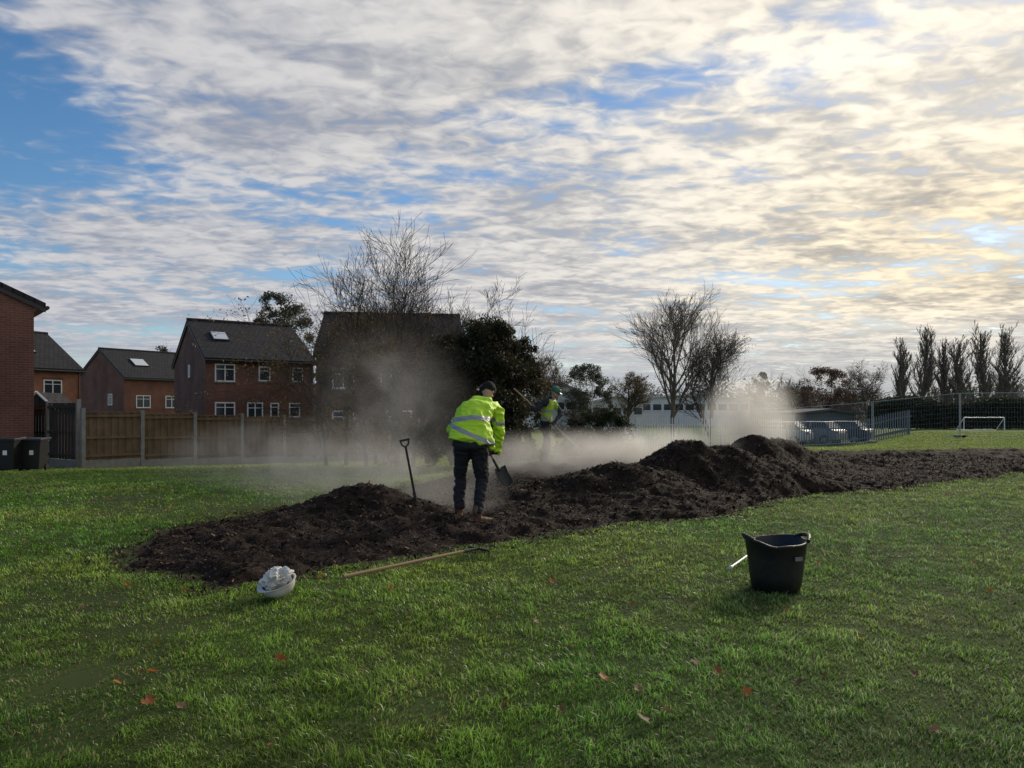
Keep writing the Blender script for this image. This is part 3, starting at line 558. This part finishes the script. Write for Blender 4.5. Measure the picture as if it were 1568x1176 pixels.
def shovel(parent,top,socket,bladelen,wid,nrm,mshaft,mbl,dgrip=True,name='shovel'):
    t=Vector(top);s=Vector(socket);a=(s-t).normalized(); n=Vector(nrm); n=(n-a*n.dot(a)).normalized(); w=a.cross(n); b=MB()
    b.tube(t,s,.015,.016,mshaft,10); b.tube(s-a*.12,s+a*.06,.02,.024,mbl,10)
    if dgrip:
        b.path([t,t-a*.03-w*.04,t-a*.09-w*.055],.011,mshaft); b.path([t,t-a*.03+w*.04,t-a*.09+w*.055],.011,mshaft); b.tube(t-a*.09-w*.065,t-a*.09+w*.065,.014,.014,mshaft,10)
    vs=[];R=9;Cn=7
    for i in range(R):
        v=i/(R-1)
        for j in range(Cn):
            u=j/(Cn-1)*2-1; ww=wid*(.9+.1*v)*(1 if v<.65 else (1-((v-.65)/.35)**2*.35)); p=s+a*(.02+bladelen*v*(1-.06*abs(u)*v))+w*(u*ww/2)+n*(.045*(u*u)-.03*math.sin(v*2.5)); vs.append(p)
    m0=len(vs); vs+=[p-n*.003 for p in vs]; fs=[]
    for i in range(R-1):
        for j in range(Cn-1): q=i*Cn+j; fs+=[(q,q+1,q+Cn+1,q+Cn),(m0+q,m0+q+Cn,m0+q+Cn+1,m0+q+1)]
    b.add(vs,fs,mbl); o=b.obj(name,parent,smooth=False); return o
shovel(man,A,B_,.28,.2,(.5,-.8,.2),mudwood,iron)
g1=A+ax*.06; g2=A.lerp(B_,.62)
handgrip(man,g1,ax,g1-Vector(LW),glove); handgrip(man,g2,ax,g2-Vector(RW),glove,-1)
blob('wrist_cuffs',[[ell(LW,.04),ell(Vector(LW).lerp(g1,.6),.026)],[ell(RW,.042),ell(Vector(RW).lerp(g2,.6),.028)]],.008,[glove],man,1)
# --- man 2
d2=17.5; x2=WX(836,d2); z2=float(MH(np.array([x2]),np.array([d2]))[0][0])
man2=empty('worker_in_hi_vis_vest',(x2,d2,z2-.01))
man2.rotation_euler=(0,0,-.35); sc2=(WZ(590,d2)-z2)/1.76; man2.scale=(sc2,)*3
dj=mat('dark_jacket',(.02,.022,.028),.85)
leg2=[[ell((0,-.08,.93),(.12,.11,.11)),ell((0,.08,.93),(.12,.11,.11)),ell((.02,0,1.02),(.11,.15,.08))],[ell((0,-.09,.88),(.1,.1,.1)),ell((.1,-.14,.5),.07)],[ell((.1,-.14,.5),.07),ell((.06,-.16,.16),.06)],[ell((0,.09,.88),(.1,.1,.1)),ell((-.04,.15,.5),.07)],[ell((-.04,.15,.5),.07),ell((-.16,.17,.16),.06)]]
blob('trousers',leg2,.013,[dark],man2,3,wr=.012,wscale=8); bootm(man2,(.05,-.16,-.01),(1,-.1,0),'boot'); bootm(man2,(-.17,.17,-.01),(1,.2,0),'boot')
TA=Vector((-.66,-.28,1.70)); TB=Vector((.92,-.2,.30)); tx=(TB-TA).normalized(); HA=TA.lerp(TB,.26); HB=TA.lerp(TB,.56)
s2=(.08,-.2,1.42); s3=(.12,.19,1.40); e2=(-.13,-.36,1.22); e3=(.30,.16,1.13)
wa=HA.lerp(Vector(e2),.35); wb=HB.lerp(Vector(e3),.28)
tor=[[ell((0,0,.9),(.13,.18,.06)),ell((.03,0,1.15),(.125,.175,.08))],[ell((.03,0,1.15),(.125,.175,.08)),ell((.08,-.1,1.4),(.095,.1,.075)),ell((.1,.1,1.4),(.095,.1,.075))],[ell((.1,0,1.44),(.07,.1,.05)),ell((.14,0,1.5),(.06,.06,.04))],
 [ell(s2,.075),ell(e2,.06)],[ell(e2,.06),ell(wa,.042)],[ell(s3,.075),ell(e3,.06)],[ell(e3,.06),ell(wb,.042)]]
hiv2=mat('hi_vis_vest_fabric',(.32,.50,.04),.7,bump=.2,bscale=60)
def vm2(c):
    if abs(c.y)>.185 or c.x>.24 or c.x<-.16: return 0
    if c.z<.92: return 1 if c.z>.86 else 0
    return 2 if (1.0<c.z<1.05 or 1.17<c.z<1.22) else (1 if c.z<1.46 else 0)
blob('vest_and_jacket',tor,.011,[dj,hiv2,silver],man2,3,wr=.012,wscale=8,matfn=vm2)
blob('neck',[[ell((.15,0,1.48),.055),ell((.19,0,1.54),.05)]],.01,[skin],man2,1)
h2=head(man2,(.22,0,1.60),-math.pi/2,-.45,skin)
blob('hard_hat',[[ell((0,-.01,.065),(.1,.12,.085))],[ell((0,0,.045),(.108,.13,.012)),ell((0,.1,.035),(.07,.06,.008))],[ell((0,-.08,.145),.012),ell((0,.07,.145),.012)]],.006,[green],h2,1)
handgrip(man2,HA,tx,HA-wa,glove); handgrip(man2,HB,tx,HB-wb,glove,-1)
b=MB(); b.tube(TA,TB,.016,.016,mudwood,10); hb=TB
b.box(hb,(.03,.4,.03),iron)
for i in range(12): p=hb+Vector((0,-.19+.38*i/11,0)); b.path([p,p+Vector((.03,0,-.05)),p+Vector((.01,0,-.12))],[.006,.005,.003],iron,5)
b.obj('rake',man2)
# ---------------------------------------------------------------- loose tools
ds=9.25; top=Vector((WX(623,ds),ds-.1,WZ(684,ds))); bot=Vector((WX(637,ds),ds,WZ(768,ds)))
sp=empty('garden_spade'); shovel(sp,top,bot,.28,.19,(.4,-.9,0),M['black'],iron,name='shaft_and_blade')
a=gp(526,886,.03); c=gp(716,847,.05); A=Vector((a[0],a[1],.045)); C=Vector((c[0],c[1],.075)); e=empty('garden_rake'); b=MB(); b.tube(A,C,.016,.0145,mudwood,12); b.obj('wooden_handle',e,smooth=False)
b=MB(); dr=(C-A).normalized(); q=Vector((-dr.y,dr.x,0)); E=C+dr*.13; b.tube(C-dr*.05,E,.018,.01,iron,8); b.tube(E-q*.14,E+q*.14,.01,.01,iron,6)
for i in range(12): p=E+q*(-.135+.27*i/11); b.path([p,p+dr*.03+Vector((0,0,-.02)),p+dr*.035+Vector((0,0,-.07))],[.006,.005,.003],iron,5)
b.obj('rake_head',e)
# trug bucket
db=5.78; xb=WX(1188,db); zb=float(H(xb,db))+.004; tb=empty('black_rubber_trug',(xb,db,zb),.25)
rub=mat('black_rubber',(.012,.012,.013),.5,noise=(5,(.03,.028,.026),.5,.8),bump=.15,bscale=25)
N=96; vs=[];fs=[]
prof=[(0,.0),(.165,.0),(.185,.012),(.2,.12),(.215,.24),(.232,.365),(.243,.375),(.243,.385),(.232,.39),(.222,.385),(.205,.24),(.19,.12),(.175,.025),(0,.02)]
for r_,z_ in prof:
    for i in range(N):
        t=2*math.pi*i/N; w=1+.025*math.sin(2*t+.6)*(z_/.4); dz=0
        if z_>.3: dz=.014*math.cos(2*t)-.018*max(0,math.sin(3*t+2))**2
        vs.append((r_*w*math.cos(t),r_*w*math.sin(t),z_+dz))
for j in range(len(prof)-1):
    for i in range(N): fs.append((j*N+i,j*N+(i+1)%N,(j+1)*N+(i+1)%N,(j+1)*N+i))
b=MB(); b.add(vs,fs,rub); b.obj('tub',tb,smooth=True)
b=MB()
for s in(-.25,math.pi-.25):
    pts=[]
    for i in range(15):
        u=i/14; t=s-.55+1.1*u; rr=.238+.008*math.sin(math.pi*u); pts.append(Vector((rr*math.cos(t),rr*math.sin(t),.385+.034*math.sin(math.pi*u)**.6)))
    b.path(pts,[.015]*15,rub,8)
b.obj('handles',tb,smooth=True)
b=MB(); R=Matrix.Rotation(.15,3,'Z'); b.box((.045,-.2255,.27),(.07,.006,.03),mat('grey_label',(.16,.16,.16),.6),Matrix.Rotation(-.12,3,'X')@R); b.obj('maker_label',tb)
a=gp(1118,872,.02); c=gp(1158,846,.05); e=empty('hand_trowel'); b=MB(); A=Vector((a[0],a[1],.035)); C=Vector((c[0],c[1],.08)); dr=(C-A).normalized()
b.tube(A,A+dr*.012,.014,.018,M['white'],10); b.tube(A+dr*.012,A+dr*.05,.018,.012,M['white'],10); b.tube(A+dr*.05,C,.010,.010,M['white'],10); b.obj('handle',e)
b=MB(); b.add([C+Vector((-.0,0,0)),C+dr*.05+Vector((0,.04,.01)),C+dr*.16+Vector((0,.02,0)),C+dr*.16+Vector((0,-.02,0)),C+dr*.05+Vector((0,-.04,.01))],[(0,1,2,3,4)],iron); b.obj('blade',e)
# white hard hat, upturned and tipped towards us, stuffed with a crumpled bag
dh=5.5; xh=WX(428,dh); hh=empty('white_hard_hat',(xh,dh,float(H(xh,dh))+.085)); hh.rotation_euler=(math.radians(16),math.radians(-8),-.25)
vs=[];fs=[];N=40;K=10
wp=mat('white_abs_plastic',(.60,.60,.58),.4,noise=(12,(.42,.41,.38),.45,.8))
for lay in(0,1):
    for j in range(K+1):
        ph=j/K*math.pi/2; 
        for i in range(N):
            t=2*math.pi*i/N; R0=(.118 if lay==0 else .112); rr=R0*math.sin(ph)**.8; vs.append((rr*math.cos(t),rr*1.12*math.sin(t),-(.10-.006*lay)*math.cos(ph)+.03))
for lay in(0,1):
    o=lay*(K+1)*N
    for j in range(K):
        for i in range(N): q=o+j*N; fs.append((q+i,q+(i+1)%N,q+N+(i+1)%N,q+N+i))
b=MB(); b.add(vs,fs,wp)
br=[]
for i in range(N):
    t=2*math.pi*i/N; ext=.012+.03*max(0,-math.sin(t+1.2))**2
    br.append(((.112)*math.cos(t),.112*1.12*math.sin(t),.028)); br.append(((.118+ext*.8)*math.cos(t),(.118*1.12+ext)*math.sin(t),.034))
br+= [(a_,b_,c_+.006) for a_,b_,c_ in br]; o=2*N
b.add(br,[(2*i,2*i+1,(2*i+3)%(2*N),(2*i+2)%(2*N)) for i in range(N)]+[(o+2*i,o+2*i+1,o+(2*i+3)%(2*N),o+(2*i+2)%(2*N)) for i in range(N)]+[(2*i+1,(2*i+3)%(2*N),o+(2*i+3)%(2*N),o+2*i+1) for i in range(N)],wp)
b.obj('shell_and_brim',hh,smooth=True)
bm=bmesh.new(); bmesh.ops.create_icosphere(bm,subdivisions=5,radius=1)
for v in bm.verts:
    p=v.co.copy(); nz=mnoise.noise(p*1.6+Vector((1,4,2))); n2=abs(mnoise.noise(p*2.8+Vector((3,1,2)))); n3=abs(mnoise.noise(p*6)); k_=1.08+.35*nz-.55*n2-.14*n3; v.co=Vector((p.x*.115*k_,p.y*.122*k_+.005,p.z*.085*k_+.06))
me=bpy.data.meshes.new('crumpled_bag'); bm.to_mesh(me); bm.free(); me.materials.append(mat('white_cloth',(.60,.59,.56),.6,noise=(9,(.36,.35,.33),.5,.8))); link(bpy.data.objects.new('crumpled_bag',me),hh)
# ---------------------------------------------------------------- steam
def steam(px,py,d,rad,dens,seed,e,lo=.40,hi=.66,mn=.12):
    bm=bmesh.new(); bmesh.ops.create_icosphere(bm,subdivisions=3,radius=1); me=bpy.data.meshes.new('steam_plume'); bm.to_mesh(me); bm.free()
    o=link(bpy.data.objects.new('steam_plume',me),e); o.location=(WX(px,d),d,WZ(py,d)); o.scale=rad
    m=bpy.data.materials.new('steam'); m.use_nodes=True; nt=m.node_tree; nt.nodes.clear(); L=nt.links.new
    out=nt.nodes.new('ShaderNodeOutputMaterial'); v=nt.nodes.new('ShaderNodeVolumePrincipled'); v.inputs['Color'].default_value=(.99,.985,.98,1); v.inputs['Anisotropy'].default_value=.6
    tc=nt.nodes.new('ShaderNodeTexCoord'); ln=nt.nodes.new('ShaderNodeVectorMath'); ln.operation='LENGTH'; L(tc.outputs['Object'],ln.inputs[0])
    mr=nt.nodes.new('ShaderNodeMapRange'); mr.interpolation_type='SMOOTHSTEP'; mr.inputs[1].default_value=1; mr.inputs[2].default_value=.1; mr.inputs[3].default_value=0; mr.inputs[4].default_value=1; L(ln.outputs['Value'],mr.inputs[0])
    mp=nt.nodes.new('ShaderNodeMapping'); mp.inputs['Scale'].default_value=rad; mp.inputs['Location'].default_value=(seed*3.7,seed*1.3,0); mp.inputs['Rotation'].default_value=(0,.4,0); L(tc.outputs['Object'],mp.inputs[0])
    n=nt.nodes.new('ShaderNodeTexNoise'); n.inputs['Scale'].default_value=1.5; n.inputs['Detail'].default_value=4; n.inputs['Distortion'].default_value=.9; L(mp.outputs[0],n.inputs['Vector'])
    m2=nt.nodes.new('ShaderNodeMapRange'); m2.inputs[1].default_value=lo; m2.inputs[2].default_value=hi; m2.inputs[3].default_value=mn; m2.inputs[4].default_value=1; L(n.outputs['Fac'],m2.inputs[0])
    a=nt.nodes.new('ShaderNodeMath'); a.operation='MULTIPLY'; L(mr.outputs[0],a.inputs[0]); L(m2.outputs[0],a.inputs[1]); c=nt.nodes.new('ShaderNodeMath'); c.operation='MULTIPLY'; c.inputs[1].default_value=dens; L(a.outputs[0],c.inputs[0]); L(c.outputs[0],v.inputs['Density']); L(v.outputs[0],out.inputs['Volume'])
    me.materials.append(m)
st=empty('steam')
steam(590,625,12.0,(1.7,1.3,1.55),.32,1,st)
steam(575,728,10.6,(2.3,1.1,.70),1.05,2,st)
steam(880,700,15.0,(2.9,2.0,.68),1.3,3,st)
steam(1150,645,16.6,(1.25,1.1,1.3),1.9,4,st,.35,.6,.25)
steam(1010,690,15.5,(2.0,1.5,.62),1.5,6,st)
steam(430,700,13.0,(2.6,2.0,.85),.38,5,st)
steam(690,772,9.8,(.9,.6,.40),1.2,7,st)
# ---------------------------------------------------------------- sky, sun, camera
el=math.radians(25); az=math.radians(36)
sd_=Vector((math.sin(az)*math.cos(el),math.cos(az)*math.cos(el),math.sin(el)))
w=bpy.data.worlds.new('World'); S.world=w; w.use_nodes=True; nt=w.node_tree; nt.nodes.clear(); L=nt.links.new; N_=nt.nodes.new
out=N_('ShaderNodeOutputWorld'); sky=N_('ShaderNodeTexSky'); sky.sky_type='NISHITA'; sky.sun_disc=False; sky.sun_elevation=el; sky.sun_rotation=az; sky.air_density=1.0; sky.dust_density=.3; sky.ozone_density=3
hs=N_('ShaderNodeHueSaturation'); hs.inputs['Saturation'].default_value=1.2; L(sky.outputs[0],hs.inputs['Color'])
bs=N_('ShaderNodeBackground'); bs.inputs[1].default_value=.11; L(hs.outputs[0],bs.inputs[0])
tc=N_('ShaderNodeTexCoord'); sp=N_('ShaderNodeSeparateXYZ'); L(tc.outputs['Generated'],sp.inputs[0])
def math_(op,a,b=None,c=None,clamp=False):
    n=N_('ShaderNodeMath'); n.operation=op; n.use_clamp=clamp
    for i,v in enumerate((a,b,c)):
        if v is None: continue
        if isinstance(v,(int,float)): n.inputs[i].default_value=v
        else: L(v,n.inputs[i])
    return n.outputs[0]
def mrange(v,a,b,c,d,sm_=True):
    n=N_('ShaderNodeMapRange'); n.interpolation_type='SMOOTHSTEP' if sm_ else 'LINEAR'
    for i,q in enumerate((a,b,c,d)): n.inputs[i+1].default_value=q
    L(v,n.inputs[0]); return n.outputs[0]
z=math_('ADD',math_('MAXIMUM',sp.outputs[2],0),.10); px_=math_('DIVIDE',sp.outputs[0],z); py_=math_('DIVIDE',sp.outputs[1],z)
cb=N_('ShaderNodeCombineXYZ'); L(px_,cb.inputs[0]); L(py_,cb.inputs[1])
def noise_(scale,rot,sc,loc,detail=6,dist=0.,rough=.55):
    mp=N_('ShaderNodeMapping'); mp.inputs['Rotation'].default_value=(0,0,rot); mp.inputs['Scale'].default_value=sc; mp.inputs['Location'].default_value=loc; L(cb.outputs[0],mp.inputs[0])
    n=N_('ShaderNodeTexNoise'); n.inputs['Scale'].default_value=scale; n.inputs['Detail'].default_value=detail; n.inputs['Distortion'].default_value=dist; n.inputs['Roughness'].default_value=rough; L(mp.outputs[0],n.inputs['Vector']); return n.outputs['Fac']
big=noise_(1.1,.5,(.8,1.2,1),(7,1,0),3,.3); rip=noise_(6.0,-.45,(.75,1.2,1),(0,0,0),3,.6,.5); cel=noise_(15,-.3,(.9,1.1,1),(5,2,0),3,.6,.5); mid=noise_(2.6,-.3,(.7,1.3,1),(4.12,2.1,0),3,.3)
lft=mrange(math_('DIVIDE',sp.outputs[0],math_('MAXIMUM',sp.outputs[1],.05)),-.85,-.36,-.33,0)
up_=mrange(sp.outputs[2],.12,.40,.40,1); lft=math_('MULTIPLY',lft,up_)
rgt=math_('MULTIPLY',mrange(sp.outputs[0],.1,.5,0,.03),mrange(sp.outputs[2],.1,.3,1,.4))
cov=math_('ADD',math_('ADD',math_('MULTIPLY',big,.75),math_('MULTIPLY',rip,.46)),math_('ADD',math_('MULTIPLY',cel,.28),math_('MULTIPLY',mid,.26))); cov=math_('ADD',math_('ADD',cov,lft),rgt)
mask=mrange(cov,.61,.88,0,1)
shade=math_('ADD',math_('MULTIPLY',rip,.46),math_('ADD',math_('MULTIPLY',cel,.32),math_('MULTIPLY',mid,.42))); shade=mrange(shade,.46,.74,0,1)
dt=N_('ShaderNodeVectorMath'); dt.operation='DOT_PRODUCT'; L(tc.outputs['Generated'],dt.inputs[0]); dt.inputs[1].default_value=sd_
glow=math_('POWER',math_('MAXIMUM',dt.outputs['Value'],0),6)
def mixc(f,a,b):
    n=N_('ShaderNodeMix'); n.data_type='RGBA'
    if isinstance(f,float): n.inputs[0].default_value=f
    else: L(f,n.inputs[0])
    for k_,v in((6,a),(7,b)):
        if isinstance(v,tuple): n.inputs[k_].default_value=(*v,1)
        else: L(v,n.inputs[k_])
    return n.outputs[2]
cc=mixc(shade,(.31,.34,.42),(.62,.62,.64)); warm=mixc(shade,(.58,.55,.50),(1.2,1.1,.92)); cc=mixc(math_('MULTIPLY',glow,1.1,clamp=True),cc,warm)
band=math_('MULTIPLY',mrange(sp.outputs[2],.06,.16,0,1),mrange(sp.outputs[2],.20,.36,1,0)); gl2=math_('MULTIPLY',mrange(sp.outputs[0],.1,.6,0,1),band)
yel=mixc(shade,(.46,.42,.36),(1.15,.97,.66)); cc=mixc(math_('MULTIPLY',gl2,.9),cc,yel)
haze=mrange(sp.outputs[2],.01,.12,.85,0); hz=mixc(math_('MULTIPLY',glow,.9,clamp=True),(.40,.46,.55),(.54,.51,.47))
cc=mixc(haze,cc,hz); mask=math_('MAXIMUM',mask,haze)
bc=N_('ShaderNodeBackground'); L(cc,bc.inputs[0]); bc.inputs[1].default_value=1.0
mx=N_('ShaderNodeMixShader'); L(mask,mx.inputs[0]); L(bs.outputs[0],mx.inputs[1]); L(bc.outputs[0],mx.inputs[2]); L(mx.outputs[0],out.inputs[0])
sl=bpy.data.lights.new('sun','SUN'); sl.energy=3.0; sl.angle=math.radians(14); sl.color=(1,.89,.72); so=link(bpy.data.objects.new('sun',sl)); so.rotation_euler=(-sd_).to_track_quat('-Z','Y').to_euler()
cam=bpy.data.cameras.new('camera'); cam.sensor_width=36; cam.lens=36*F/1568; cam.shift_y=(HY-588)/1568; cam.clip_end=4000; co=link(bpy.data.objects.new('camera',cam)); co.location=(0,0,CAMH); co.rotation_euler=(math.pi/2,0,0); S.camera=co
S.view_settings.view_transform='Standard'; S.view_settings.look='None'; S.view_settings.exposure=0
